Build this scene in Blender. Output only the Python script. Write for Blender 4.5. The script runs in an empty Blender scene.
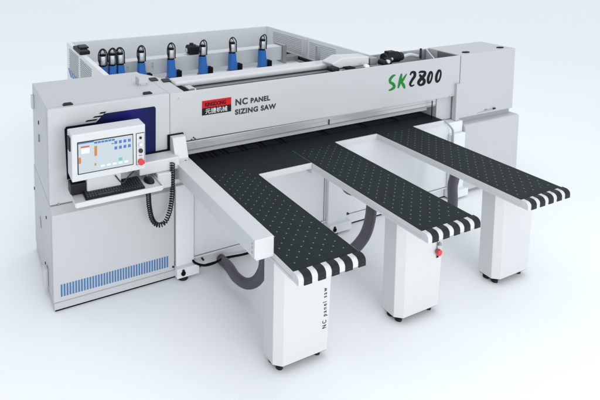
import bpy, bmesh, math, random
from mathutils import Vector, Matrix
random.seed(4)
S = bpy.context.scene
COL = S.collection

# ------------------------------------------------------------------ camera
CAM = Vector((-1.0091, -3.9243, 2.8321)); YAW, PIT = 0.428, 0.0891
FPX, CX, CY = 527.545, 191.339, -15.5918
FW = Vector((math.sin(YAW)*math.cos(PIT), math.cos(YAW)*math.cos(PIT), -math.sin(PIT)))
RT = Vector((math.cos(YAW), -math.sin(YAW), 0)); UP = RT.cross(FW)
cd = bpy.data.cameras.new('camera'); cam = bpy.data.objects.new('camera', cd); COL.objects.link(cam)
cd.sensor_width = 36; cd.lens = FPX/600*36
cd.shift_x = (300-CX)/600; cd.shift_y = (CY-200)/600
cd.clip_start = .05; cd.clip_end = 1000
cam.matrix_world = Matrix.Translation(CAM) @ Matrix((RT, UP, -FW)).transposed().to_4x4()
S.camera = cam

def at(px, py, ax, v):
    """point of the photo met with the plane x, y or z = v"""
    d = FW + RT*((px-CX)/FPX) - UP*((py-CY)/FPX)
    i = 'xyz'.index(ax); t = (v-CAM[i])/d[i]
    return CAM + d*t

# ------------------------------------------------------------------ materials
def mat(name, col, rough=.5, metal=0, noise=0, scale=8, bump=0, bscale=200, spec=.5, coat=0, emit=None, es=1):
    m = bpy.data.materials.new(name); m.use_nodes = True
    nt = m.node_tree; b = nt.nodes['Principled BSDF']
    b.inputs['Base Color'].default_value = (*col, 1)
    b.inputs['Roughness'].default_value = rough
    b.inputs['Metallic'].default_value = metal
    b.inputs['Specular IOR Level'].default_value = spec
    b.inputs['Coat Weight'].default_value = coat
    if emit:
        b.inputs['Emission Color'].default_value = (*emit, 1); b.inputs['Emission Strength'].default_value = es
    tc = nt.nodes.new('ShaderNodeTexCoord')
    if noise:
        n = nt.nodes.new('ShaderNodeTexNoise'); n.inputs['Scale'].default_value = scale; n.inputs['Detail'].default_value = 5
        nt.links.new(tc.outputs['Object'], n.inputs['Vector'])
        mx = nt.nodes.new('ShaderNodeMix'); mx.data_type = 'RGBA'
        mx.inputs[6].default_value = (*[c*(1-noise) for c in col], 1)
        mx.inputs[7].default_value = (*[min(1, c*(1+noise)) for c in col], 1)
        nt.links.new(n.outputs['Fac'], mx.inputs[0]); nt.links.new(mx.outputs[2], b.inputs['Base Color'])
        mr = nt.nodes.new('ShaderNodeMapRange'); mr.inputs[3].default_value = max(0, rough-.08); mr.inputs[4].default_value = min(1, rough+.08)
        nt.links.new(n.outputs['Fac'], mr.inputs[0]); nt.links.new(mr.outputs[0], b.inputs['Roughness'])
    if bump:
        n2 = nt.nodes.new('ShaderNodeTexNoise'); n2.inputs['Scale'].default_value = bscale; n2.inputs['Detail'].default_value = 2
        nt.links.new(tc.outputs['Object'], n2.inputs['Vector'])
        bp = nt.nodes.new('ShaderNodeBump'); bp.inputs['Strength'].default_value = bump; bp.inputs['Distance'].default_value = .001
        nt.links.new(n2.outputs['Fac'], bp.inputs['Height']); nt.links.new(bp.outputs[0], b.inputs['Normal'])
    return m
M = dict(
    paint = mat('white_powder_coat', (.49, .50, .515), .42, noise=.02, scale=3, bump=.25, bscale=350),
    lifted_white = mat('white_lifted_for_shade', (.73, .745, .765), .5, noise=.02, scale=3, bump=.2, bscale=350),  # lighter white: missing light on bed and rear panels put into the colour
    leg   = mat('bright_white_paint', (.58, .59, .60), .40, noise=.015, scale=3, bump=.2, bscale=350),
    seam  = mat('seam_shadow_gap', (.16, .165, .17), .7),
    seaml = mat('pale_seam', (.36, .37, .38), .6),
    mat   = mat('dark_air_table_laminate', (.0125, .0185, .0200), .60, noise=.22, scale=5, bump=.3, bscale=500, spec=.14),
    dot   = mat('nozzle_steel', (.18, .22, .225), .5, spec=.2),
    slot  = mat('slot_black', (.003, .005, .006), .7, spec=.1),
    rub   = mat('black_rubber', (.008, .011, .013), .5, noise=.15, scale=40, spec=.25),
    blk   = mat('black_plastic', (.010, .012, .014), .45, spec=.25),
    alu   = mat('brushed_aluminium', (.55, .56, .57), .35, metal=.55, noise=.05, scale=30),
    alud  = mat('grey_steel_rail', (.30, .31, .31), .4, metal=.4, noise=.08, scale=30),
    steel = mat('cylinder_steel', (.62, .64, .66), .30, metal=.5),
    blue  = mat('blue_bracket_paint', (.008, .13, .46), .45, noise=.06, scale=30),
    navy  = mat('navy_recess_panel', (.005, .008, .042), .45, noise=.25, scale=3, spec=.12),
    vblue = mat('vent_blue', (.06, .21, .48), .5),
    vdark = mat('vent_dark', (.03, .06, .15), .5),
    hose  = mat('grey_flexible_hose', (.10, .10, .115), .42, noise=.08, scale=30),
    red   = mat('red_print', (.55, .005, .008), .5, spec=.2),
    redb  = mat('red_button', (.60, .012, .010), .3, coat=.5),
    nnavy = mat('nameplate_navy', (.004, .006, .014), .5, spec=.2),
    prt   = mat('dark_print', (.035, .042, .05), .6, spec=.2),
    blkp  = mat('black_print', (.004, .006, .008), .6, spec=.15),
    dred  = mat('dark_red_print', (.045, .004, .004), .6, spec=.2),
    green = mat('green_print', (.008, .20, .035), .6, spec=.2),
    wht   = mat('white_print', (.8, .8, .8), .5),
    scr   = mat('screen_glow', (.1, .12, .13), .3, emit=(.60, .67, .71), es=.80, spec=.3),
    sblue = mat('screen_blue', (.02, .1, .3), .3, emit=(.02, .10, .30), es=.65),
    sorg  = mat('screen_orange', (.3, .1, .01), .3, emit=(.42, .12, .02), es=.7),
    sred  = mat('screen_red', (.3, .02, .02), .3, emit=(.5, .03, .02), es=.8),
    sgrn  = mat('screen_teal', (.05, .3, .25), .3, emit=(.06, .28, .26), es=.7),
    swht  = mat('screen_pale', (.4, .5, .5), .3, emit=(.62, .72, .74), es=.8),
    sgry  = mat('screen_line', (.3, .35, .38), .3, emit=(.30, .40, .44), es=.8),
    key   = mat('dark_keycap', (.022, .030, .032), .5),
    floor = mat('studio_floor', (.90, .912, .925), .6, noise=.006, scale=.6, spec=.25),
)

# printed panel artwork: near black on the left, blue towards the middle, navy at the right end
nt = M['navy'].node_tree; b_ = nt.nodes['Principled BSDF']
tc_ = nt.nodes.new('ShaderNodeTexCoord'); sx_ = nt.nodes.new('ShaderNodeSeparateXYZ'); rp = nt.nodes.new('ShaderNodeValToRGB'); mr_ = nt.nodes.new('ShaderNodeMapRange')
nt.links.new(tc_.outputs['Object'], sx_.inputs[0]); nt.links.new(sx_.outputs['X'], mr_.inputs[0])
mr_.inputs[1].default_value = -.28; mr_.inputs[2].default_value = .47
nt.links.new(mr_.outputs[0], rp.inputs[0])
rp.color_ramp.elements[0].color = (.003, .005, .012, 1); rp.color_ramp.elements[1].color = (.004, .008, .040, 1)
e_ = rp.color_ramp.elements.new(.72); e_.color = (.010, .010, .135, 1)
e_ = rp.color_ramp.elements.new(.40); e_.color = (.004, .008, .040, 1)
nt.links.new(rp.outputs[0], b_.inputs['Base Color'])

# ------------------------------------------------------------------ mesh helpers
SPLIT = {'edge_profile', 'rail_end_block', 'pulley', 'bolt', 'screw', 'guard_post', 'cylinder_x', 'accent_stripes', 'panel_seam',
         'base_gap', 'carriage_rail', 'blue_stripes', 'carriage_end', 'beam_back', 'clamp_slots'}
def split(o, bevel, seg):
    """one object for every separate piece of the mesh"""
    bm = bmesh.new(); bm.from_mesh(o.data); bm.verts.ensure_lookup_table()
    seen = set(); comps = []
    for v in bm.verts:
        if v.index in seen: continue
        st = [v]; seen.add(v.index); c = []
        while st:
            a = st.pop(); c.append(a.index)
            for e in a.link_edges:
                w = e.other_vert(a)
                if w.index not in seen: seen.add(w.index); st.append(w)
        comps.append(set(c))
    def box(c):
        P = [bm.verts[i].co for i in c]; return [min(p[k] for p in P)-.0015 for k in range(3)], [max(p[k] for p in P)+.0015 for k in range(3)]
    ch = True
    while ch:
        ch = False
        for i in range(len(comps)):
            for j in range(i+1, len(comps)):
                (a0, a1), (b0, b1) = box(comps[i]), box(comps[j])
                if all(a0[k] <= b1[k] and b0[k] <= a1[k] for k in range(3)):
                    comps[i] |= comps.pop(j); ch = True; break
            if ch: break
    src = o.data; out = None
    for c in comps:
        b2 = bm.copy(); b2.verts.ensure_lookup_table()
        bmesh.ops.delete(b2, geom=[v for v in b2.verts if v.index not in c], context='VERTS')
        me = bpy.data.meshes.new(o.name.split('.')[0]); b2.to_mesh(me); b2.free()
        for m in src.materials: me.materials.append(m)
        if out is None: o.data = me; q = o; out = o
        else: q = bpy.data.objects.new(o.name.split('.')[0], me); COL.objects.link(q); q.parent = o.parent
        if bevel:
            b = q.modifiers.new('bevel', 'BEVEL'); b.width = bevel; b.segments = seg; b.limit_method = 'ANGLE'; b.angle_limit = math.radians(40)
    bm.free(); return out

class MB:
    def __init__(s): s.bm = bmesh.new(); s.mats = []
    def mi(s, m):
        if m not in s.mats: s.mats.append(m)
        return s.mats.index(m)
    def face(s, pts, m):
        f = s.bm.faces.new([s.bm.verts.new(p) for p in pts]); f.material_index = s.mi(m); return f
    def box(s, x0, x1, y0, y1, z0, z1, m, skip=()):
        v = [s.bm.verts.new((x, y, z)) for z in (z0, z1) for y in (y0, y1) for x in (x0, x1)]
        F = dict(b=(0,2,3,1), t=(4,5,7,6), f=(0,1,5,4), k=(2,6,7,3), l=(0,4,6,2), r=(1,3,7,5))
        for k, q in F.items():
            if k in skip: continue
            f = s.bm.faces.new([v[i] for i in q]); f.material_index = s.mi(m)
        return s
    def prism(s, pts, d, m):
        """polygon pts (3-D) extruded along vector d"""
        d = Vector(d); a = [s.bm.verts.new(p) for p in pts]; b = [s.bm.verts.new(Vector(p)+d) for p in pts]
        fs = [s.bm.faces.new(a), s.bm.faces.new(b[::-1])]
        n = len(a)
        for i in range(n): fs.append(s.bm.faces.new((a[i], b[i], b[(i+1) % n], a[(i+1) % n])))
        for f in fs: f.material_index = s.mi(m)
        return s
    def cyl(s, p, q, r, m, n=20, r2=None, caps=True):
        p, q = Vector(p), Vector(q); d = (q-p).normalized()
        a = d.orthogonal().normalized(); b = d.cross(a); r2 = r if r2 is None else r2
        A = [s.bm.verts.new(p+(a*math.cos(t)+b*math.sin(t))*r) for t in [2*math.pi*i/n for i in range(n)]]
        B = [s.bm.verts.new(q+(a*math.cos(t)+b*math.sin(t))*r2) for t in [2*math.pi*i/n for i in range(n)]]
        for i in range(n):
            f = s.bm.faces.new((A[i], A[(i+1) % n], B[(i+1) % n], B[i])); f.material_index = s.mi(m); f.smooth = True
        if caps:
            for q_ in (A[::-1], B):
                f = s.bm.faces.new(q_); f.material_index = s.mi(m)
        return s
    def tube(s, pts, r, m, n=12, rib=0, ribn=0, caps=True):
        pts = [Vector(p) for p in pts]; prev = None; rings = []
        a = None
        for i, p in enumerate(pts):
            d = (pts[min(i+1, len(pts)-1)]-pts[max(i-1, 0)]).normalized()
            if a is None: a = d.orthogonal().normalized()
            a = (a-d*a.dot(d)).normalized(); b = d.cross(a)
            rr = r(i/(len(pts)-1)) if callable(r) else r
            if rib: rr += rib*(1 if i % 2 else -1)
            rings.append([s.bm.verts.new(p+(a*math.cos(t)+b*math.sin(t))*rr) for t in [2*math.pi*k/n for k in range(n)]])
        for A, B in zip(rings, rings[1:]):
            for i in range(n):
                f = s.bm.faces.new((A[i], A[(i+1) % n], B[(i+1) % n], B[i])); f.material_index = s.mi(m); f.smooth = True
        if caps:
            for q_ in (rings[0][::-1], rings[-1]):
                f = s.bm.faces.new(q_); f.material_index = s.mi(m)
        return s
    def disc(s, c, r, m, n=8, axis='z'):
        c = Vector(c); P = []
        for i in range(n):
            t = 2*math.pi*i/n; u, v = r*math.cos(t), r*math.sin(t)
            P.append(c+Vector((u, v, 0)) if axis == 'z' else c+Vector((u, 0, v)))
        return s.face(P, m)
    def build(s, name, parent=None, bevel=0, seg=2, label=None, smooth=False):
        bmesh.ops.recalc_face_normals(s.bm, faces=s.bm.faces) if not getattr(s, 'flat', False) else None
        me = bpy.data.meshes.new(name); s.bm.to_mesh(me); s.bm.free()
        for m in s.mats: me.materials.append(M[m])
        o = bpy.data.objects.new(name, me); COL.objects.link(o)
        if parent is not None: o.parent = parent
        if label: o['label'] = label
        if name in SPLIT: return split(o, bevel, seg)
        if bevel:
            b = o.modifiers.new('bevel', 'BEVEL'); b.width = bevel; b.segments = seg; b.limit_method = 'ANGLE'
            b.angle_limit = math.radians(40); b.harden_normals = False
        return o

def bez(pts, n=12):
    """Catmull-Rom through pts"""
    P = [Vector(p) for p in pts]; P = [P[0]*2-P[1]] + P + [P[-1]*2-P[-2]]; out = []
    for i in range(1, len(P)-2):
        for k in range(n):
            t = k/n; a, b, c, d = P[i-1:i+3]
            out.append(.5*((2*b)+(c-a)*t+(2*a-5*b+4*c-d)*t*t+(3*b-a-3*c+d)*t**3))
    out.append(P[-2]); return out

def text(name, s, size, mtx, m, parent, xs=1.0, label=None, off=0.0, spacing=1.0):
    c = bpy.data.curves.new(name, 'FONT'); c.body = s; c.size = size; c.offset = off; c.space_character = spacing
    c.extrude = .0004
    t = bpy.data.objects.new('tmp_text', c); COL.objects.link(t)
    bpy.context.view_layer.update()
    me = bpy.data.meshes.new_from_object(t.evaluated_get(bpy.context.evaluated_depsgraph_get()))
    bpy.data.objects.remove(t)
    me.name = name; me.materials.clear(); me.materials.append(M[m])
    me.transform(mtx @ Matrix.Diagonal((xs, 1, 1, 1)))
    o = bpy.data.objects.new(name, me); COL.objects.link(o); o.parent = parent
    if label: o['label'] = label
    return o
def front_mtx(x, y, z, shear=0):
    """text plane facing -y, written along +x, origin at x,y,z"""
    m = Matrix(((1, shear, 0, x), (0, 0, -1, y), (0, 1, 0, z), (0, 0, 0, 1)))
    return m

# ------------------------------------------------------------------ the setting
f = MB(); f.face([(-150, -60, 0), (200, -60, 0), (200, 300, 0), (-150, 300, 0)], 'floor')
fl = f.build('floor'); fl['kind'] = 'structure'; fl['label'] = 'seamless pale blue white studio floor under the machine'

saw = bpy.data.objects.new('panel_saw', None); COL.objects.link(saw); saw.location = (0, 0, 0)
saw['label'] = 'large white computer controlled panel saw with three black air tables and control screen'
saw['category'] = 'panel saw'

XL, XJ, XB = -.396, .587, .725
ZT, ZM = 1.552, .806
YB = .80
# ------------------------------------------------------------------ control cabinet (left)
b = MB()
b.prism([(x, y, ZM) for x, y in [(XL, 0), (XJ, 0), (XJ, .021), (XB, .021), (XB, .44), (.655, .60), (.575, .735), (.575, YB), (XL, YB)]], (0, 0, ZT-ZM), 'paint')
cab = b.build('control_cabinet', saw, bevel=.006)
b = MB()
b.prism([(XL, -.08, .075), (XL, -.08, .762), (XL, -.012, ZM-.004), (XL, YB+.04, ZM-.004), (XL, YB+.04, .075)], (.985, 0, 0), 'paint')
b.build('lower_cabinet', cab, bevel=.005)
b = MB(); b.box(XL+.004, .60, -.077, YB+.03, .016, .072, 'paint'); b.build('plinth', cab, bevel=.003)
b = MB(); b.box(XL+.012, .60, -.068, YB+.02, .0, .016, 'slot'); b.build('base_shadow_strip', cab)  # black strip painted in as the contact shadow under the cabinet
# seams
b = MB()
b.box(XL+.004, XL+.985, -.0825, -.079, .0735, .077, 'seaml')
b.box(XJ-.001, XJ+.0015, -.0008, .002, ZM+.01, ZT-.006, 'seaml')
b.box(XJ-.0015, XJ+.0015, .022, .5, ZT-.002, ZT+.001, 'seaml')
b.box(XL+.01, XJ-.01, .045, .048, ZT-.002, ZT+.001, 'seaml')
b.box(XL-.001, XL+.002, .02, YB-.02, ZM+.002, ZM+.006, 'seaml')
b.box(XL-.001, XL+.002, .045, .047, ZM+.02, ZT-.02, 'seaml')
b.box(XL-.001, XL+.002, -.045, -.043, .10, ZM-.05, 'seaml')
b.build('panel_seam', cab)
# navy recess panel behind the console
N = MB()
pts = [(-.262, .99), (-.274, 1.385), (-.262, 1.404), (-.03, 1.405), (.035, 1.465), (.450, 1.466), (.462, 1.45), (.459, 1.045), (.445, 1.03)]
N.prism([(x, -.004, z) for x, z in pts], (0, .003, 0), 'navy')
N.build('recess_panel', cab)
b = MB()
for k, (u, v, w) in enumerate([(-.115, 1.420, .085), (-.055, 1.443, .065), (-.005, 1.468, .045)]):
    b.prism([(u, -.003, v), (u+w, -.003, v), (u+w+.012, -.003, v+.011), (u+.012, -.003, v+.011)], (0, .002, 0), 'blkp')
b.build('accent_stripes', cab)
# blue ventilation strip
b = MB(); n = 40
for i in range(n):
    x = -.342+i*(.885/n)
    b.box(x, x+.0045, -.0815, -.079, .115, .212, 'vdark')
    b.box(x+.0045, x+.0135, -.0812, -.079, .115, .212, 'vblue')
b.build('vent_grille', cab)
for (px, py) in ((67.5, 104.5), (147, 93.5)):
    p = at(px, py, 'z', ZT); b = MB(); b.box(p.x-.038, p.x+.038, p.y-.028, p.y+.006, ZT, ZT+.010, 'blk')
    b.box(p.x-.030, p.x+.030, p.y-.010, p.y+.014, ZT, ZT+.014, 'blk'); b.build('hinge', cab, bevel=.003)
for (px, py) in ((153.5, 80), (166, 81)):
    p = at(px, py, 'z', ZT); b = MB(); b.box(p.x-.036, p.x+.032, p.y-.04, p.y+.0, ZT, ZT+.010, 'blk')
    b.box(p.x-.030, p.x+.036, p.y+.0, p.y+.05, ZT, ZT+.012, 'blk'); b.build('hinge', cab, bevel=.003)
p = at(143.5, 85.3, 'z', ZT); b = MB(); b.box(p.x-.04, p.x+.04, p.y, p.y+.10, ZT, ZT+.065, 'paint')
for dx in (-.028, .028): b.cyl((p.x+dx, p.y-.002, ZT+.012), (p.x+dx, p.y+.001, ZT+.012), .004, 'seam', 10)
b.build('sensor_box', cab, bevel=.004)
# left side fittings
def side_hole(px, py, r, m='slot', name='lock', d=.004):
    p = at(px, py, 'x', XL); b = MB(); b.cyl((XL-d, p.y, p.z), (XL+.002, p.y, p.z), r, m, 14); b.build(name, cab)
side_hole(38.7, 122.5, .016); side_hole(46.4, 217.5, .012); side_hole(45.6, 263.2, .012); side_hole(34.6, 188.3, .014)
p = at(41, 222, 'x', XL); b = MB(); b.prism([(XL-.006, p.y+.03, p.z+.035), (XL-.006, p.y+.018, p.z+.045), (XL-.006, p.y-.03, p.z-.035), (XL-.006, p.y-.018, p.z-.045)], (.008, 0, 0), 'alud')
b.build('latch', cab)
p = at(39.5, 138, 'x', XL); b = MB(); b.cyl((XL-.004, p.y, p.z+.03), (XL-.004, p.y, p.z-.03), .007, 'alud', 8); b.build('latch', cab)
p = at(48, 276, 'x', XL); b = MB(); b.box(XL-.035, XL, p.y-.03, p.y+.05, p.z-.085, p.z+.075, 'leg'); b.build('side_handle', cab, bevel=.012, seg=3)
p = at(33.5, 101, 'x', XL); b = MB(); b.box(XL-.022, XL, p.y-.04, p.y+.015, p.z-.06, p.z+.06, 'leg'); b.build('side_handle', cab, bevel=.008, seg=3)
b = MB()
for (px, py) in ((58.5, 203.8), (170.5, 281), (173, 266.7)):
    p = at(px, py, 'y', -.08 if py > 210 else 0); b.cyl((p.x, p.y-.006, p.z), (p.x, p.y+.001, p.z), .008, 'alud' if py < 210 else 'slot', 10)
b.build('screw', cab)

# ------------------------------------------------------------------ operator console
CXa, CXb, CYf, CYk, CZ0, CZ1 = -.277, .278, -.268, -.118, 1.083, 1.431
b = MB(); b.prism([(CXa, CYf, CZ0), (CXa, CYf, CZ1-.004), (CXa, CYf+.006, CZ1), (CXa, CYk, CZ1), (CXa, CYk, CZ0+.01)], (CXb-CXa, 0, 0), 'leg')
con = b.build('control_console', saw, bevel=.010, seg=3)
def cz(px, py): return at(px, py, 'y', CYf)
def scr_quad(mb, a, c, m, d):
    mb.face([(a[0], CYf-d, a[1]), (c[0], CYf-d, a[1]), (c[0], CYf-d, c[1]), (a[0], CYf-d, c[1])], m)
sx0, sx1, sz0, sz1 = -.230, .176, 1.141, 1.367
b = MB(); b.box(sx0-.007, sx1+.006, CYf-.0025, CYf+.002, sz0-.007, sz1+.007, 'blk'); b.build('screen_frame', con, bevel=.001)
b = MB(); b.flat = True
W, H = sx1-sx0, sz1-sz0
def Q(u0, v0, u1, v1, m, d=.0045): scr_quad(b, (sx0+u0*W, sz1-v1*H), (sx0+u1*W, sz1-v0*H), m, d)
Q(0, 0, 1, 1, 'scr', .0035)
Q(0, 0, .28, .035, 'sblue')
for i in range(6): Q(.285+i*.064, .03, .285+i*.064+.056, .095, 'sblue')
for j, v in enumerate((.115, .30)):
    for i in range(4): Q(.655+i*.085, v, .655+i*.085+.052, v+.10, 'sblue')
Q(.60, .17, .645, .20, 'sblue')
Q(.045, .12, .20, .165, 'sred'); Q(.05, .19, .20, .37, 'sgry', .0040); Q(.055, .20, .195, .28, 'swht'); Q(.055, .29, .195, .36, 'swht')
Q(.285, .17, .335, .50, 'sorg'); Q(.285, .74, .315, .82, 'sorg'); Q(.003, .47, .045, .67, 'sorg')
Q(.73, .70, .80, .80, 'sgrn')
for i in range(5): Q(.36+i*.115, .55, .364+i*.115, .75, 'sgry')
Q(.36, .60, .92, .606, 'sgry', .0042)
for i in range(9): Q(.37+(i % 3)*.1, .24+(i//3)*.09, .37+(i % 3)*.1+.05, .247+(i//3)*.09, 'sgry', .0042)
for i in range(6): Q(.07, .44+i*.06, .07+.05+.02*(i % 3), .448+i*.06, 'sgry', .0042)
for i in range(5): Q(.40+i*.11, .84, .40+i*.11+.07, .90, 'swht', .0042)
Q(.345, .12, .347, .95, 'sgry', .0042); Q(.02, .93, .98, .934, 'sgry', .0042)
b.build('screen', con)
bx0, bx1, bz0, bz1 = .203, .271, 1.126, 1.372
b = MB(); b.box(bx0, bx1, CYf-.003, CYf+.002, bz0, bz1, 'blk'); b.build('button_panel', con, bevel=.001)
b = MB(); b.box(bx0+.004, bx1-.004, CYf-.0045, CYf+.001, bz0+.004, bz1-.004, 'leg'); b.build('button_panel', con)
bc = (bx0+bx1)/2
for z, r, m, h in ((1.335, .010, 'blk', .010), (1.284, .016, 'steel', .012), (1.236, .016, 'prt', .016), (1.152, .023, 'redb', .026)):
    b = MB(); b.cyl((bc, CYf-.004, z), (bc, CYf-.004-h, z), r, m, 20); 
    if m == 'steel': b.cyl((bc, CYf-.015, z), (bc, CYf-.018, z), .009, 'wht', 16)
    b.build('button' if m != 'redb' else 'emergency_stop_button', con, bevel=.002)
b = MB(); b.box(bc-.012, bc+.012, CYf-.006, CYf-.004, 1.196, 1.200, 'prt'); b.build('button_caption', con)
b = MB(); b.box(CXa-.010, CXa, -.235, -.165, 1.30, 1.40, 'blk'); b.build('grip_vent', con, bevel=.004)
b = MB(); b.box(CXb, CXb+.014, -.20, -.15, 1.10, 1.30, 'blk'); b.build('grip_vent', con, bevel=.004)
# stand and arm
b = MB(); b.box(-.16, .10, -.22, -.12, .965, 1.083, 'leg'); b.build('console_neck', con, bevel=.008)
b = MB(); b.box(-.275, -.15, -.20, -.10, .952, 1.035, 'blk'); b.build('pivot_block', con, bevel=.006)
b = MB()
b.tube(bez([(.05, -.235, 1.06), (.10, -.25, 1.00), (.15, -.22, 1.02), (.22, -.20, 1.06)]), .005, 'prt', 8); b.build('cable', con)
b = MB(); b.box(.262, .60, -.17, -.022, .985, 1.085, 'leg'); b.box(.40, .52, -.20, -.10, .86, .985, 'leg')
arm = b.build('console_arm', saw, bevel=.008)
b = MB(); b.box(.30, .58, -.030, -.002, 1.075, 1.090, 'slot'); b.build('arm_shadow_strip', arm)  # dark strip added as the shadow edge above the arm
b = MB()
b.prism([(.578, -.115, .985), (.578, -.135, 1.05), (.578, -.075, 1.205), (.578, .0, 1.205), (.578, .0, .985)], (.118, 0, 0), 'leg')
b.build('arm_bracket', arm, bevel=.006)
b = MB(); b.box(.562, .702, -.022, .0, 1.06, 1.211, 'slot'); b.build('bracket_shadow_plate', arm, bevel=.003)  # black sheet behind the bracket stands in for its shadow
b = MB()
for (x, z) in ((.648, 1.012), (.672, 1.018), (.676, 1.05)): b.cyl((x, -.128, z), (x, -.12, z), .009, 'blk', 10)
for (px, py) in ((191.5, 139.5), (195, 138.5), (193.5, 137.5)):
    p = at(px, py, 'y', -.002); b.cyl((p.x, -.008, p.z), (p.x, .0, p.z), .006, 'prt', 10)
b.build('bolt', arm)
# keyboard tray
b = MB()
b.box(-.268, .385, -.335, -.078, .940, .950, 'leg')
b.box(-.268, .385, -.343, -.335, .925, .962, 'leg')
b.box(-.275, -.268, -.343, -.078, .932, .962, 'leg'); b.box(.385, .392, -.343, -.10, .932, .962, 'leg')
b.box(-.20, -.12, -.08, 0, .92, .95, 'leg'); b.box(.22, .30, -.08, 0, .92, .95, 'leg')
b.build('keyboard_tray', saw, bevel=.002)
kb = bpy.data.objects.new('keyboard', None); COL.objects.link(kb); kb.location = (.035, -.215, .950)
kb['label'] = 'black computer keyboard lying on the white pull-out tray below the screen'; kb['category'] = 'keyboard'
b = MB(); b.prism([(-.225, -.092, 0), (-.225, -.092, .012), (-.225, .086, .022), (-.225, .086, 0)], (.45, 0, 0), 'rub'); b.build('keyboard_base', kb, bevel=.003)
b = MB()
for r in range(6):
    y = -.082+r*.0275
    z = .012+.010*(y+.092)/.178
    x = -.215; k = 0
    while x < .210:
        w = .0205
        if r == 0 and 4 <= k <= 4: w = .13
        if not (.085 < x < .092) and not (.142 < x < .148):
            b.box(x, min(x+w-.0035, .216), y, y+.022, z-.002, z+.008, 'key')
        x += w; k += 1
b.build('keys', kb, bevel=.0015, seg=1)
ms = bpy.data.objects.new('computer_mouse', None); COL.objects.link(ms); ms.location = (.325, -.205, .950); ms.rotation_euler = (0, 0, .15)
ms['label'] = 'small black computer mouse at the right end of the keyboard tray'; ms['category'] = 'mouse'
bm = bmesh.new(); bmesh.ops.create_uvsphere(bm, u_segments=24, v_segments=14, radius=1)
for v in bm.verts:
    v.co = Vector((v.co.x*.036*(1-.12*v.co.y), v.co.y*.062, max(0, v.co.z)*.036*(1-.2*v.co.y)))
for f_ in bm.faces: f_.smooth = True
me = bpy.data.meshes.new('mouse_shell'); bm.to_mesh(me); me.materials.append(M['rub'])
o = bpy.data.objects.new('mouse_shell', me); COL.objects.link(o); o.parent = ms
b = MB(); b.cyl((-.004, .03, .028), (.004, .03, .028), .010, 'alud', 14); b.build('scroll_wheel', ms)
# coil cable
path = [at(172.5, 163, 'y', -.19), at(172.5, 178, 'y', -.19), at(172, 196, 'y', -.19), at(169.5, 212, 'y', -.19), at(164.5, 222.5, 'y', -.19),
        at(158, 225, 'y', -.19), at(152.5, 220, 'y', -.19), at(149.5, 208, 'y', -.2), at(148.5, 196, 'y', -.22), at(148, 187, 'y', -.25)]
pp = bez(path, 60); L = [0]
for a_, c_ in zip(pp, pp[1:]): L.append(L[-1]+(c_-a_).length)
H_ = []; up = Vector((0, 1, 0)); step = .0022; s_ = 0; j = 0
turn = .0195
while s_ < L[-1]:
    while L[j+1] < s_: j += 1
    t = (s_-L[j])/(L[j+1]-L[j]); p = pp[j].lerp(pp[j+1], t); d = (pp[j+1]-pp[j]).normalized()
    a_ = up.cross(d).normalized(); c_ = d.cross(a_); th = 2*math.pi*s_/turn
    H_.append(p+(a_*math.cos(th)+c_*math.sin(th))*.0165); s_ += step
b = MB(); b.tube(H_, .0050, 'blk', 6); b.build('coiled_cable', saw)

# ------------------------------------------------------------------ saw beam
XE = 4.005
b = MB(); b.prism([(XJ+.002, 0, 1.130), (XJ+.002, 0, ZT+.0), (XE, 0, ZT+.0), (XE, 0, 1.108)], (0, .018, 0), 'paint')
beam = b.build('saw_beam', saw, bevel=.004)
b = MB(); b.box(XB, XE, .42, .44, 1.0, 1.548, 'paint'); b.box(XB, XE, .018, .42, 1.13, 1.15, 'alud')
b.prism([(3.62, .018, 1.548), (3.64, .018, 1.548), (3.97, .42, 1.548), (3.95, .42, 1.548)], (0, 0, -.35), 'paint')
b.build('beam_back', beam, bevel=.003)
# guide rail seen in the trough
b = MB(); b.box(.78, 2.60, .20, .34, 1.40, 1.505, 'alud'); b.build('guide_rail', beam, bevel=.004)
b = MB(); b.box(.74, 2.62, .245, .42, 1.512, 1.566, 'leg'); b.build('guide_rail', beam, bevel=.022, seg=4)
b = MB(); b.box(.727, .80, .06, .36, 1.40, 1.535, 'slot'); b.box(2.50, 2.60, .06, .24, 1.42, 1.55, 'slot')
b.build('rail_end_block', beam, bevel=.006)
b = MB(); b.box(.80, .86, .10, .2, 1.45, 1.545, 'alu'); b.cyl((.9, .17, 1.50), (.80, .17, 1.50), .02, 'steel'); b.build('rail_stop', beam, bevel=.004)
# white gearbox cover, rack and motor
b = MB(); b.prism([(2.40, .14, 1.535), (2.37, .14, 1.59), (2.50, .14, 1.640), (2.84, .14, 1.622), (2.84, .14, 1.535)], (0, .17, 0), 'leg')
b.build('drive_cover', beam, bevel=.01)
b = MB(); b.box(2.30, 2.96, .03, .13, 1.48, 1.535, 'alud'); b.box(2.42, 2.80, .02, .06, 1.49, 1.545, 'blk'); b.box(2.86, 2.95, .14, .30, 1.5, 1.60, 'alud')
for x, r in ((2.32, .022), (2.36, .026), (2.98, .03), (3.04, .024)): b.cyl((x, .05, 1.555), (x, .14, 1.555), r, 'blk', 14)
b.build('drive_carriage', beam, bevel=.004)
b = MB(); b.cyl((2.71, .02, 1.553), (2.71, .06, 1.553), .024, 'wht', 16); b.cyl((3.0, .03, 1.575), (3.0, .06, 1.575), .018, 'steel', 14)
b.cyl((2.34, .03, 1.53), (2.34, .05, 1.53), .016, 'steel', 14)
b.build('pulley', beam)
b = MB(); b.box(2.44, 2.475, .46, .50, 1.5, 1.70, 'alud'); b.build('bracket_plate', beam, bevel=.003)
b = MB(); b.cyl((3.06, .17, 1.575), (3.27, .17, 1.575), .052, 'rub', 24); b.cyl((3.27, .17, 1.575), (3.31, .17, 1.575), .045, 'rub', 24)
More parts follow.
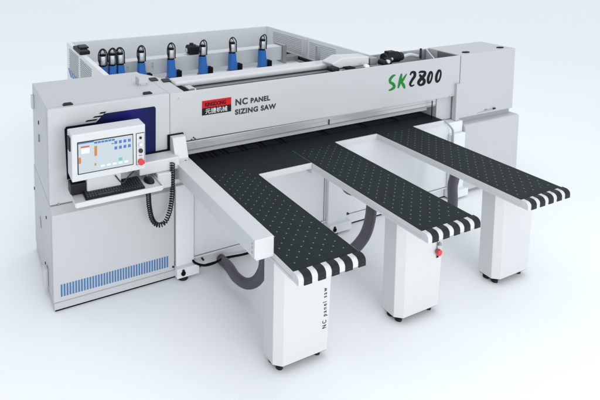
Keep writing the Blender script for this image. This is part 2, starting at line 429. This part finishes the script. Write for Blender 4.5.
for i in range(7): b.cyl((3.09+i*.027, .17, 1.575), (3.098+i*.027, .17, 1.575), .057, 'rub', 24)
b.box(3.10, 3.20, .14, .20, 1.60, 1.645, 'rub'); b.cyl((3.02, .12, 1.56), (3.10, .12, 1.56), .035, 'blk', 16)
b.build('motor', beam, bevel=.003)
b = MB(); b.cyl((3.12, .115, 1.575), (3.12, .105, 1.575), .014, 'steel', 12); b.build('motor_plate', beam)
b = MB(); b.tube(bez([(3.32, .2, 1.55), (3.40, .25, 1.535), (3.55, .28, 1.545), (3.66, .26, 1.52)]), .02, 'leg', 10); b.build('air_pipe', beam)
b = MB(); b.box(3.655, 3.67, .22, .24, 1.50, 1.615, 'prt'); b.build('limit_switch', beam)
# pressure beam below
b = MB(); b.box(.727, 3.70, .035, .20, 1.018, 1.105, 'alu'); b.box(.727, 3.70, .045, .20, 1.112, 1.126, 'alud')
pb = b.build('pressure_beam', saw, bevel=.008)
b = MB(); b.box(.73, 3.70, .0325, .036, 1.028, 1.033, 'seam'); b.box(.73, 3.70, .0325, .036, 1.068, 1.071, 'seaml'); b.build('groove', pb)
b = MB(); b.box(.727, 3.64, .10, .22, .960, 1.010, 'paint'); b.box(.727, 3.64, .20, .262, .915, .955, 'leg'); b.build('pressure_strip', pb, bevel=.004)
b = MB(); b.cyl((3.70, .09, 1.06), (3.712, .09, 1.06), .03, 'slot', 16); b.build('end_plug', pb)
b = MB(); b.cyl((3.60, .0, .90), (3.60, .0, 1.10), .005, 'slot', 8); b.build('guide_pin', pb)
p = at(329, 121.5, 'y', .03); b = MB(); b.box(p.x-.004, p.x+.004, .024, .034, p.z-.03, p.z+.02, 'prt'); b.build('measuring_mark', pb)

# nameplate and lettering
b = MB(); x0, x1 = .880, 1.160
b.box(x0, x1, -.0035, -.0005, 1.390, 1.4525, 'red'); b.box(x0, x1, -.0035, -.0005, 1.3275, 1.390, 'nnavy')
npl = b.build('nameplate', beam)
text('nameplate_lettering', 'KINGDONG', .046, front_mtx(.906, -.0042, 1.403), 'dred', beam, xs=.80, off=.0024)
text('nameplate_lettering', '\u5143\u6377\u673a\u68b0', .050, front_mtx(.908, -.0042, 1.341), 'wht', beam, xs=1.08, off=.0, label='four white Chinese characters on navy')
text('lettering', 'NC', .078, front_mtx(1.200, -.0008, 1.372), 'prt', beam, xs=1.06, off=.0030, spacing=1.12)
text('lettering', 'PANEL', .060, front_mtx(1.355, -.0008, 1.374), 'prt', beam, xs=1.06, off=.0030, spacing=1.12)
text('lettering', 'SIZING SAW', .062, front_mtx(1.200, -.0008, 1.290), 'prt', beam, xs=1.11, off=.0030, spacing=1.12)
def brush(name, strokes, m, label=None):
    b = MB(); b.flat = True; k = 0
    for st in strokes:
        P = [(380+u/8.571, 60+v/8.571, w*.90/8.571) for u, v, w in st]
        C = bez([Vector(q) for q in P], 6); L_, R_ = [], []
        for i, c in enumerate(C):
            d = (C[min(i+1, len(C)-1)]-C[max(i-1, 0)]); d.z = 0; d.normalize(); nrm = Vector((-d.y, d.x, 0)); w = c.z*.55
            y = -.0008-.00003*k; k += 1
            L_.append(at(c.x+nrm.x*w, c.y+nrm.y*w, 'y', y)); R_.append(at(c.x-nrm.x*w, c.y-nrm.y*w, 'y', y))
        vl = [b.bm.verts.new(p) for p in L_]; vr = [b.bm.verts.new(p) for p in R_]
        for i in range(len(C)-1):
            f_ = b.bm.faces.new((vl[i], vl[i+1], vr[i+1], vr[i])); f_.material_index = b.mi(m)
    return b.build(name, beam, label=label)
def loop0(cx, cy, rx, ry, sh, w):
    o_ = []
    for i in range(15):
        t = math.radians(-70+i*26)
        y_ = -math.cos(t)*ry; o_.append((cx+math.sin(t)*rx-y_*sh, cy+y_, w*(1.25 if math.sin(t) < 0 else .9)))
    return o_
brush('lettering', [[(134, 128, 8), (112, 136, 20), (88, 165, 22), (90, 192, 24), (113, 205, 26), (122, 230, 24), (105, 248, 20), (76, 262, 10)]], 'green', 'green brush letter S')
brush('lettering', [[(186, 116, 14), (177, 155, 24), (168, 200, 24), (155, 242, 12)], [(230, 118, 8), (208, 152, 18), (184, 188, 22)], [(182, 182, 14), (200, 212, 26), (213, 244, 14)]], 'green', 'green brush letter K')
brush('lettering', [[(259, 130, 12), (272, 106, 18), (296, 108, 26), (297, 138, 24), (275, 172, 22), (259, 205, 20), (270, 222, 16), (296, 212, 8)]], 'blkp', 'black brush digit 2')
brush('lettering', [[(332, 112, 10), (350, 101, 20), (385, 104, 22), (380, 130, 26), (348, 165, 28), (330, 195, 24), (345, 214, 20), (372, 203, 24), (380, 176, 26), (355, 146, 26), (340, 122, 14)]], 'blkp', 'black brush digit 8')
brush('lettering', [loop0(430, 149, 15, 47, .20, 17)], 'blkp', 'black brush digit 0')
brush('lettering', [loop0(502, 137, 17, 49, .20, 17)], 'blkp', 'last black brush digit 0')
b = MB()
for (px, py) in ((178.6, 98.2), (178.3, 132.6), (449.5, 96.2), (452, 94.8)):
    p = at(px, py, 'y', -.001); b.cyl((p.x, -.003, p.z), (p.x, .0, p.z), .006, 'seaml', 10)
b.build('screw', beam)

# ------------------------------------------------------------------ right cabinet
XR = 4.915
b = MB(); b.box(XE+.004, XR, 0, .44, .842, ZT, 'paint')
rc = b.build('saw_cabinet', saw, bevel=.006)
b = MB(); b.prism([(4.03, -.08, .04), (4.03, -.08, .77), (4.03, -.06, .788), (4.03, .50, .788), (4.03, .50, .04)], (.90, 0, 0), 'paint'); b.build('lower_cabinet', rc, bevel=.010)
b = MB(); b.box(3.715, 4.0, .04, .40, .845, 1.128, 'paint'); b.build('inner_wall', rc, bevel=.003)
b = MB(); b.box(4.05, 4.90, .03, .42, .788, .842, 'seaml'); b.build('base_gap', rc)
b = MB(); b.box(XE-.002, XE+.004, -.002, .3, .85, ZT-.01, 'seam'); b.box(3.93, 3.985, -.03, .02, .842, 1.25, 'paint'); b.build('panel_seam', rc)
for (px, py) in ((465.8, 52.3), (500, 47.6)):
    p = at(px, py, 'z', ZT); b = MB(); b.cyl((p.x, p.y, ZT), (p.x, p.y, ZT+.006), .052, 'slot', 24); o = b.build('lifting_eye', rc)
    for v in o.data.vertices: v.co.y = p.y+(v.co.y-p.y)*.55
p0 = at(476.5, 113.8, 'y', 0); p1 = at(494, 110.6, 'y', 0)
b = MB(); b.prism([(p0.x, -.004, .862), (p1.x, -.004, .868), (p1.x, -.004, .892), (p1.x-.1, -.004, .884)], (0, .004, 0), 'seaml')
b.cyl((p1.x-.03, -.012, .884), (p1.x+.0, -.012, .884), .010, 'prt', 10); b.build('door_handle', rc)
b = MB(); p = at(485.6, 109.5, 'y', 0); b.box(p.x-.02, p.x+.02, -.006, 0, p.z-.006, p.z+.006, 'alud'); b.build('lock', rc)
b = MB(); b.box(3.66, 4.028, -.03, .5, .05, .76, 'paint'); b.build('end_panel', rc, bevel=.006)

# ------------------------------------------------------------------ machine bed
b = MB(); b.box(.60, 4.02, -.05, .78, .125, .838, 'lifted_white')
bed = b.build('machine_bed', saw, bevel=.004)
b = MB(); b.box(.61, 4.02, -.028, .74, .0, .016, 'slot'); b.build('base_shadow_strip', bed)  # black strip stands in for the contact shadow along the bed
b = MB(); b.box(.61, 4.02, -.035, .76, .016, .112, 'lifted_white'); b.box(.60, 4.02, -.062, -.03, .112, .124, 'lifted_white'); b.build('plinth', bed, bevel=.003)
b = MB()
for x in (.78, 2.15): b.box(x-.003, x+.003, -.053, -.049, .13, .83, 'seam')
b.box(.79, 2.14, -.0525, -.049, .126, .129, 'seam'); b.box(2.43, 3.8, -.0525, -.049, .126, .129, 'seam')
b.build('panel_seam', bed)
for x0, x1 in ((.602, .765), (2.172, 2.392), (3.80, 4.02)):
    b = MB(); b.box(x0, x1, -.092, -.052, .10, .80 if x1 < 3 else .72, 'lifted_white')
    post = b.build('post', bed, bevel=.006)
    b = MB(); b.box(x0-.01, x1+.03, -.135, -.04, .022, .105, 'lifted_white'); b.build('foot_bracket', bed, bevel=.006)
    b = MB(); b.cyl((x0+.045, -.142, .062), (x0+.045, -.134, .062), .020, 'slot', 16); b.cyl((x0+.045, -.142, .085), (x0+.045, -.134, .085), .012, 'blk', 12); b.build('adjusting_bolt', bed)
    b = MB(); b.cyl((x0+.055, -.10, 0), (x0+.055, -.10, .022), .045, 'rub', 24); b.build('levelling_foot', bed, bevel=.004)
b = MB()
for (px, py) in ((203, 259.5), (336.5, 222), (348, 213.6), (461.5, 186), (447.5, 188.5)):
    p = at(px, py, 'y', -.06); b.cyl((p.x, -.068, p.z), (p.x, -.04, p.z), .009, 'prt', 10)
b.build('bolt', bed)
b = MB(); b.tube(bez([at(191.5, 258.5, 'y', -.07), at(195.5, 263, 'y', -.12), at(204, 265.3, 'y', -.16), at(213, 263.5, 'y', -.16), at(225, 258, 'y', -.14), at(245, 254, 'y', -.10), at(262, 248, 'y', -.07)]), .0095, 'slot', 10)
b.build('power_cable', saw)
# bed end frame tube at the right of the table
b = MB(); b.tube(bez([at(443.5, 119.5, 'y', -.08), at(448, 124, 'y', -.10), at(452.2, 129, 'y', -.11), at(453, 134, 'y', -.11), at(452.6, 146, 'y', -.11)], 6), .011, 'seaml', 8); b.build('end_frame', bed)

# ------------------------------------------------------------------ tables
YK, YT, ZTB = .262, -1.531, .900
TAB = [(.730, 1.222), (1.752, 2.240), (2.758, 3.245)]
b = MB()
b.box(.735, 3.685, -.06, YK-.004, .845, .893, 'paint'); b.box(.735, 1.76, -.355, -.06, .845, .893, 'paint')
b.box(.735, 3.685, YK-.004, YK+.014, .845, .906, 'leg')
slab = b.build('rear_table', saw, bevel=.002)
b = MB()
out = [(.733, -.363), (.733, YK-.004), (3.687, YK-.004), (3.687, -.079), (2.24, -.079), (1.752, -.079), (1.752, -.363)]
b.prism([(x, y, .8935) for x, y in out], (0, 0, .0065), 'mat')
# darker joints between the table plates
for x in (1.62, 2.76, 3.15): b.box(x-.002, x+.002, -.075, YK-.01, .8995, .9006, 'slot')
b.build('table_top', slab)
# bright lips of the openings
b = MB()
b.box(1.224, 1.750, -.371, -.3635, .850, .9005, 'leg'); b.box(2.242, 2.756, -.087, -.0795, .850, .9005, 'leg'); b.box(3.247, 3.687, -.087, -.0795, .850, .9005, 'leg')
b.build('edge_profile', slab)
b = MB()
for px, py in ((192.5, 151), (203, 149.5), (214.5, 147.6), (233.5, 144.4), (251.5, 141), (271.5, 137.5), (314, 130), (353.5, 123.2), (386, 117.8)):
    p = at(px, py, 'z', ZTB)
    for dx in (.0, .042): b.box(p.x+dx, p.x+dx+.018, YK-.17, YK-.003, .8995, .9012, 'slot')
    b.box(p.x+.018, p.x+.042, YK-.02, YK-.006, .8995, .9010, 'slot')
b.build('clamp_slots', slab)
xs_ = [at(px, py, 'z', ZTB).x for px, py in ((192.5, 151), (203, 149.5), (214.5, 147.6), (233.5, 144.4), (251.5, 141), (271.5, 137.5), (314, 130), (353.5, 123.2), (386, 117.8))]
for i, x in enumerate(xs_):
    x1 = xs_[i+1] if i+1 < len(xs_) else 3.68
    b = MB(); b.box(x+.063, x1-.004, YK-.135, YK-.006, .8995, .9055, 'mat'); b.build('finger_plate', slab, bevel=.003)
first = at(305, 259.75, 'z', ZTB)
y_first = first.y
for ti, (xa, xb) in enumerate(TAB):
    yk = -.364 if ti == 0 else -.080
    b = MB()
    b.box(xa, xa+.012, YT, yk, .845, .8985, 'leg'); b.box(xb-.012, xb, YT, yk, .845, .8985, 'leg')
    b.box(xa-.004, xa, YT, yk, .842, .858, 'leg'); b.box(xb, xb+.004, YT, yk, .842, .858, 'leg')
    b.box(xa+.012, xb-.012, YT, yk, .852, .892, 'paint')
    if ti == 1: b.box(xa, xa+.012, -.364, -.080, .8, .84, 'leg')
    tb = b.build('air_table', saw, bevel=.0015, label='%s air table with black top and striped end' % ('nearest', 'middle', 'farthest')[ti])
    b = MB(); b.box(xa+.0035, xb-.0035, YT+.002, yk, .8925, .900, 'mat')
    r = 0; y = y_first; ends = -.10 if ti else -.22
    while y < ends:
        x = xa+.058+(.046 if r % 2 else 0)
        while x < xb-.02:
            b.disc((x, y, .9006), .0052, 'dot', 8); x += .092
        y += .0405; r += 1
    b.flat = True; b.build('table_top', tb)
    # rounded end cap
    prof = [(YT, .900)]
    for k in range(7):
        t = math.radians(90-k*15); prof.append((YT-.028-.030*math.cos(t), .870+.030*math.sin(t)))
    prof += [(YT-.058, .848), (YT-.052, .843), (YT, .843)]
    b = MB(); b.prism([(xa-.001, y_, z_) for y_, z_ in prof], (xb-xa+.002, 0, 0), 'leg'); b.build('end_cap', tb, bevel=.001, seg=1)
    for i in range(5):
        x = xa+.036+i*.1
        pr = [(YT-.004, .899), (YT-.004, .9035)]
        for k in range(7):
            t = math.radians(90-k*15); pr.append((YT-.028-.034*math.cos(t), .870+.034*math.sin(t)))
        pr += [(YT-.062, .842), (YT-.056, .842), (YT-.056, .86)]
        for k in range(6, -1, -1):
            t = math.radians(90-k*15); pr.append((YT-.028-.026*math.cos(t), .870+.026*math.sin(t)))
        b = MB(); b.prism([(x, y_, z_) for y_, z_ in pr], (.056, 0, 0), 'rub')
        b.box(x+.018, x+.038, YT-.0635, YT-.06, .856, .861, 'prt')
        b.build('rubber_pad', tb)

# ------------------------------------------------------------------ support legs
for i, (x0, x1) in enumerate(((.805, 1.217), (1.857, 2.267), (2.919, 3.318))):
    zb = .050; yf, yb_ = -1.266, -1.11
    P = [(x0, yb_), (x0, yf+.041), (x0+.053, yf), (x1-.004, yf), (x1, yf+.006), (x1, yb_)]
    b = MB(); b.prism([(x, y, zb) for x, y in P], (0, 0, .846-zb), 'leg')
    for v in b.bm.verts:
        if v.co.z > .5 and v.co.x > x1-.01: v.co.x += .032
    lg = b.build('support_leg', saw, bevel=.003)
    b = MB(); b.prism([(x, y, zb-.008) for x, y in [(x0+.008, yb_-.006), (x0+.008, yf+.045), (x0+.057, yf+.008), (x1-.008, yf+.008), (x1-.008, yb_-.006)]], (0, 0, .008), 'rub'); b.build('base_plate', lg)
    for (x, y) in ((x0+.062, -1.212), (x1-.05, -1.212), (x1-.05, -1.145), (x0+.05, -1.145)):
        b = MB(); b.cyl((x, y, 0), (x, y, .024), .025, 'rub', 24); b.cyl((x, y, .024), (x, y, .044), .014, 'blk', 16); b.build('levelling_foot', lg, bevel=.003)
    if i == 0:
        pa = at(326, 327.5, 'y', yf); pb_ = at(325, 288, 'y', yf); h = pb_.z-pa.z
        mt = Matrix(((0, -1, 0, pa.x), (0, 0, -1, yf-.0008), (1, 0, 0, pa.z), (0, 0, 0, 1)))
        t_ = text('lettering', 'NC panel saw', .046, mt, 'blkp', lg, off=.0005, spacing=1.5, label='NC panel saw printed upright on the leg')
        zs = [v.co.z for v in t_.data.vertices]; k = h/(max(zs)-min(zs)); z0_ = min(zs)
        for v in t_.data.vertices: v.co.z = pa.z+(v.co.z-z0_)*k
    if i == 1:
        p = at(438.8, 247.5, 'y', yf); q = at(439.2, 252.6, 'y', yf-.025)
        b = MB(); b.box(p.x-.027, p.x+.027, yf-.006, yf-.0005, p.z-.075, p.z+.075, 'paint'); b.build('switch_plate', lg, bevel=.002)
        b = MB(); b.box(p.x-.027, p.x-.022, yf-.0068, yf-.0055, p.z-.073, p.z+.073, 'prt'); b.box(p.x-.026, p.x+.026, yf-.0068, yf-.0055, p.z+.070, p.z+.0735, 'prt')
        b.box(p.x-.018, p.x+.006, yf-.0072, yf-.0055, p.z+.022, p.z+.045, 'prt'); b.cyl((p.x-.004, yf-.02, p.z+.036), (p.x-.004, yf-.005, p.z+.036), .013, 'alud', 14)
        b.box(p.x-.024, p.x-.006, yf-.0072, yf-.0055, p.z-.072, p.z-.055, 'blkp'); b.build('switch', lg)
        b = MB(); b.cyl((q.x, yf-.006, q.z), (q.x, yf-.014, q.z), .014, 'blk', 18); b.cyl((q.x, yf-.014, q.z), (q.x, yf-.034, q.z), .024, 'redb', 24); b.build('emergency_stop_button', lg, bevel=.006)

# ------------------------------------------------------------------ side fence
b = MB(); b.prism([(.585, -1.338, .895), (.592, -1.345, .888), (.700, -1.345, .888), (.724, -1.30, .899), (.724, -.04, .899), (.724, -.04, 1.005), (.724, -1.332, 1.005)], (0, 0, 0.0001), 'leg') if False else None
b.bm.free(); b = MB(); b.box(.585, .722, -1.345, -.05, .903, 1.021, 'leg')
fe = b.build('side_fence', saw, bevel=.004)
b = MB(); b.box(.600, .726, -1.337, -1.10, .885, .9025, 'leg'); b.build('fence_mount', fe, bevel=.003)
b = MB()
for z in (.935, .965, .99): b.cyl((.581, -1.318, z), (.586, -1.318, z), .006, 'seaml', 10)
b.build('screw', fe)

# ------------------------------------------------------------------ hoses
def hose(pts, r):
    P = bez(pts, 60); out = [P[0]]; acc = 0
    for a_, c_ in zip(P, P[1:]):
        acc += (c_-a_).length
        if acc >= .0060: out.append(c_); acc = 0
    b = MB(); b.tube(out, r, 'hose', 20, rib=.0016); return b.build('dust_hose', saw)
hose([at(221, 259, 'y', -.04), at(229, 267, 'y', -.30), at(236, 277, 'y', -.42), at(246, 283.5, 'y', -.52), at(256, 281, 'y', -.62), at(263, 270, 'y', -.70), at(266, 255, 'y', -.74), (1.13, -.76, .60), (1.12, -.76, .85)], .040)
hose([(1.90, -.62, .85), (1.93, -.64, .75), at(371.5, 190, 'y', -.66), at(371.5, 208, 'y', -.68), at(368.5, 226, 'y', -.68), at(362, 240, 'y', -.64), at(350, 251, 'y', -.52), at(334, 250, 'y', -.3), at(322, 240, 'y', -.05)], .044)
hose([(3.36, -.33, .85) if 0 else (3.14, -.30, .85), at(452.5, 168, 'y', -.42), at(452.5, 187, 'y', -.44), at(452, 208, 'y', -.46), at(445, 224, 'y', -.42), at(430, 232, 'y', -.3), at(420, 220, 'y', -.05)], .046)

# ------------------------------------------------------------------ rear enclosure
ZF = 1.30
b = MB(); b.box(.50, 3.96, 3.75, 3.80, .60, ZF, 'lifted_white')
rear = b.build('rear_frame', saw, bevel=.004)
b = MB(); b.box(.50, .56, .82, 3.75, .0, ZF, 'lifted_white'); ls = b.build('side_guard', saw, bevel=.004)
b = MB(); b.box(3.93, 3.97, .45, 3.75, .0, ZF, 'lifted_white'); rs = b.build('side_guard', saw, bevel=.004)
for (y0, y1) in ((2.30, 2.92), (3.02, 3.62)):
    b = MB()
    for k in range(12):
        z = 1.235-k*.028; b.box(.492, .500, y0, y1, z-.006, z, 'seaml')
    b.build('louvre', ls)
for (y0, y1) in ((1.95, 2.55), (2.75, 3.55)):
    b = MB()
    for k in range(9):
        z = 1.24-k*.028; b.box(3.923, 3.931, y0, y1, z-.006, z, 'seaml')
    b.build('louvre', rs)
b = MB()
for k in range(4):
    y = 3.70-k*.17; b.prism([(.494, y, .93), (.494, y-.07, .93), (.494, y-.22, .84), (.494, y-.15, .84)], (.006, 0, 0), 'blue')
b.build('blue_stripes', rear)
b = MB(); b.box(3.905, 3.93, 2.60, 2.70, .92, 1.27, 'leg'); b.box(3.90, 3.93, 1.3, 3.5, .955, .985, 'alu'); b.build('guard_post', rear, bevel=.003)
b = MB(); b.box(3.80, 3.90, .8, 3.35, .92, .955, 'alud'); b.box(3.82, 3.90, .8, 3.35, .955, .975, 'slot'); b.build('carriage_rail', rear, bevel=.004)
p = at(81, 50, 'z', ZF); b = MB(); b.box(p.x-.09, p.x+.05, p.y-.32, p.y+.10, ZF, ZF+.05, 'rub'); b.box(p.x-.05, p.x+.07, p.y-.18, p.y+.02, ZF+.05, ZF+.075, 'blk'); b.build('cable_guide', rear, bevel=.012, seg=3)
b = MB()
for (px, py) in ((158, 62), (158, 67), (97, 59)): 
    pass
for (px, py) in ((153, 63.5), (153, 66.5), (128, 67)):
    p = at(px, py, 'y', 2.64); b.cyl((p.x, 2.63, p.z), (p.x, 2.65, p.z), .008, 'seaml', 8)
b.build('bolt', rear)
# pusher carriage
b = MB(); b.box(.60, 3.76, .85, 2.64, .905, .935, 'lifted_white'); b.build('rear_support_table', saw, bevel=.003)
b = MB(); b.box(.60, 3.50, 2.66, 2.84, .985, 1.195, 'leg'); pc = b.build('pusher_carriage', saw, bevel=.006)
b = MB(); b.box(3.50, 3.56, 2.62, 2.86, .94, 1.215, 'alud'); b.box(3.56, 3.80, 2.66, 2.82, .95, 1.02, 'alud'); b.build('carriage_end', pc, bevel=.004)
p = at(194, 48.5, 'y', 2.70)
b = MB(); b.cyl((p.x-.10, 2.72, p.z), (p.x+.03, 2.72, p.z), .060, 'rub', 20); b.box(p.x-.08, p.x+.09, 2.66, 2.78, p.z-.075, p.z+.03, 'rub'); b.cyl((p.x-.03, 2.72, p.z), (p.x-.03, 2.72, p.z+.08), .03, 'blk', 12)
b.cyl((p.x-.12, 2.72, p.z-.02), (p.x-.10, 2.72, p.z-.02), .035, 'alu', 12); b.build('carriage_motor', pc, bevel=.006)
b = MB()
def gripper(x, lean=0):
    y0 = 2.50; zb = .955
    b = MB(); b.prism([(x-.058, y0, zb), (x-.050, y0, zb+.245), (x+.030, y0, zb+.245), (x+.038, y0, zb+.14), (x+.062, y0, zb+.075), (x+.075, y0, zb+.055), (x+.075, y0, zb)], (0, .09, 0), 'blue')
    g = b.build('gripper', saw, bevel=.006, label=None)
    b = MB(); b.box(x+.055, x+.125, y0-.02, y0+.08, zb+.0, zb+.085, 'slot'); b.box(x-.07, x+.08, y0-.01, y0+.10, zb-.018, zb, 'alud'); b.build('clamp_jaw', g, bevel=.004)
    b = MB(); b.cyl((x-.012, y0+.045, zb+.262), (x-.012+lean*.3, y0+.045, zb+.375), .046, 'steel', 20)
    for dx in (-.046, .046): b.cyl((x-.012+dx, y0+.005, zb+.26), (x-.012+dx+lean*.3, y0+.005, zb+.385), .009, 'blk', 8)
    b.build('cylinder', g)
    b = MB(); b.cyl((x-.012, y0+.045, zb+.242), (x-.012, y0+.045, zb+.258), .048, 'slot', 20); b.build('cylinder_foot', g)
    b = MB(); b.cyl((x-.012+lean*.3, y0+.045, zb+.377), (x-.012+lean*.3, y0+.045, zb+.395), .044, 'slot', 20)
    b.cyl((x-.012+lean*.3, y0+.045, zb+.398), (x-.012+lean*.5, y0+.045, zb+.43), .022, 'alu', 12)
    b.build('cylinder_cap', g)
    l = lean; b = MB()
    b.tube(bez([(x-.060, y0, zb+.275), (x-.078, y0, zb+.34), (x-.074+l*.5, y0, zb+.42), (x-.045+l, y0, zb+.468), (x-.005+l*.8, y0, zb+.470), (x+.026+l*.4, y0, zb+.43), (x+.032, y0, zb+.39)]), .008, 'blk', 8)
    b.tube(bez([(x-.04, y0+.06, zb+.38), (x-.035+l*.6, y0+.06, zb+.43), (x+.0+l*.8, y0+.06, zb+.45), (x+.03+l*.5, y0+.06, zb+.40)]), .007, 'blk', 8)
    b.build('air_hose', g)
    return g
for x, l in ((.715, .0), (.835, .01), (.945, -.01), (1.228, 0), (1.650, .0), (2.122, .01), (2.590, -.01), (3.085, .025)): gripper(x, l)
b = MB(); b.box(1.10, 1.18, .9, 1.0, 1.0, 1.02, 'paint') if 0 else None; b.bm.free()

# ------------------------------------------------------------------ light
w = bpy.data.worlds.new('World'); S.world = w; w.use_nodes = True; nt = w.node_tree
bg = nt.nodes['Background']
tc = nt.nodes.new('ShaderNodeTexCoord'); sp = nt.nodes.new('ShaderNodeSeparateXYZ'); nt.links.new(tc.outputs['Generated'], sp.inputs[0])
# softly uneven studio: brighter towards the front, dimmer on the left
dp = nt.nodes.new('ShaderNodeVectorMath'); dp.operation = 'DOT_PRODUCT'; dp.inputs[1].default_value = (.72, -.69, .0)
nt.links.new(tc.outputs['Generated'], dp.inputs[0])
mr = nt.nodes.new('ShaderNodeMapRange'); mr.inputs[1].default_value = -1; mr.inputs[2].default_value = 1; mr.inputs[3].default_value = .64; mr.inputs[4].default_value = 1.27
nt.links.new(dp.outputs['Value'], mr.inputs[0]); nt.links.new(mr.outputs[0], bg.inputs['Strength'])
bg.inputs['Color'].default_value = (.90, .955, 1.0, 1)
def area(name, loc, target, size, power, col=(1, 1, 1)):
    l = bpy.data.lights.new(name, 'AREA'); l.shape = 'RECTANGLE'; l.size, l.size_y = size; l.energy = power; l.color = col
    o = bpy.data.objects.new(name, l); COL.objects.link(o); o.location = loc
    o.rotation_euler = (Vector(target)-Vector(loc)).to_track_quat('-Z', 'Y').to_euler(); return o
area('softbox_front', (.8, -8.5, 2.0), (1.5, 0, .9), (6, 2.6), 300, (1, .99, .97))
area('softbox_top', (1.3, .6, 7.5), (1.3, .6, 0), (8, 7), 120, (1, 1, 1))
S.view_settings.view_transform = 'Standard'; S.view_settings.look = 'None'; S.view_settings.exposure = 0; S.view_settings.gamma = 1
S.render.engine = 'CYCLES'
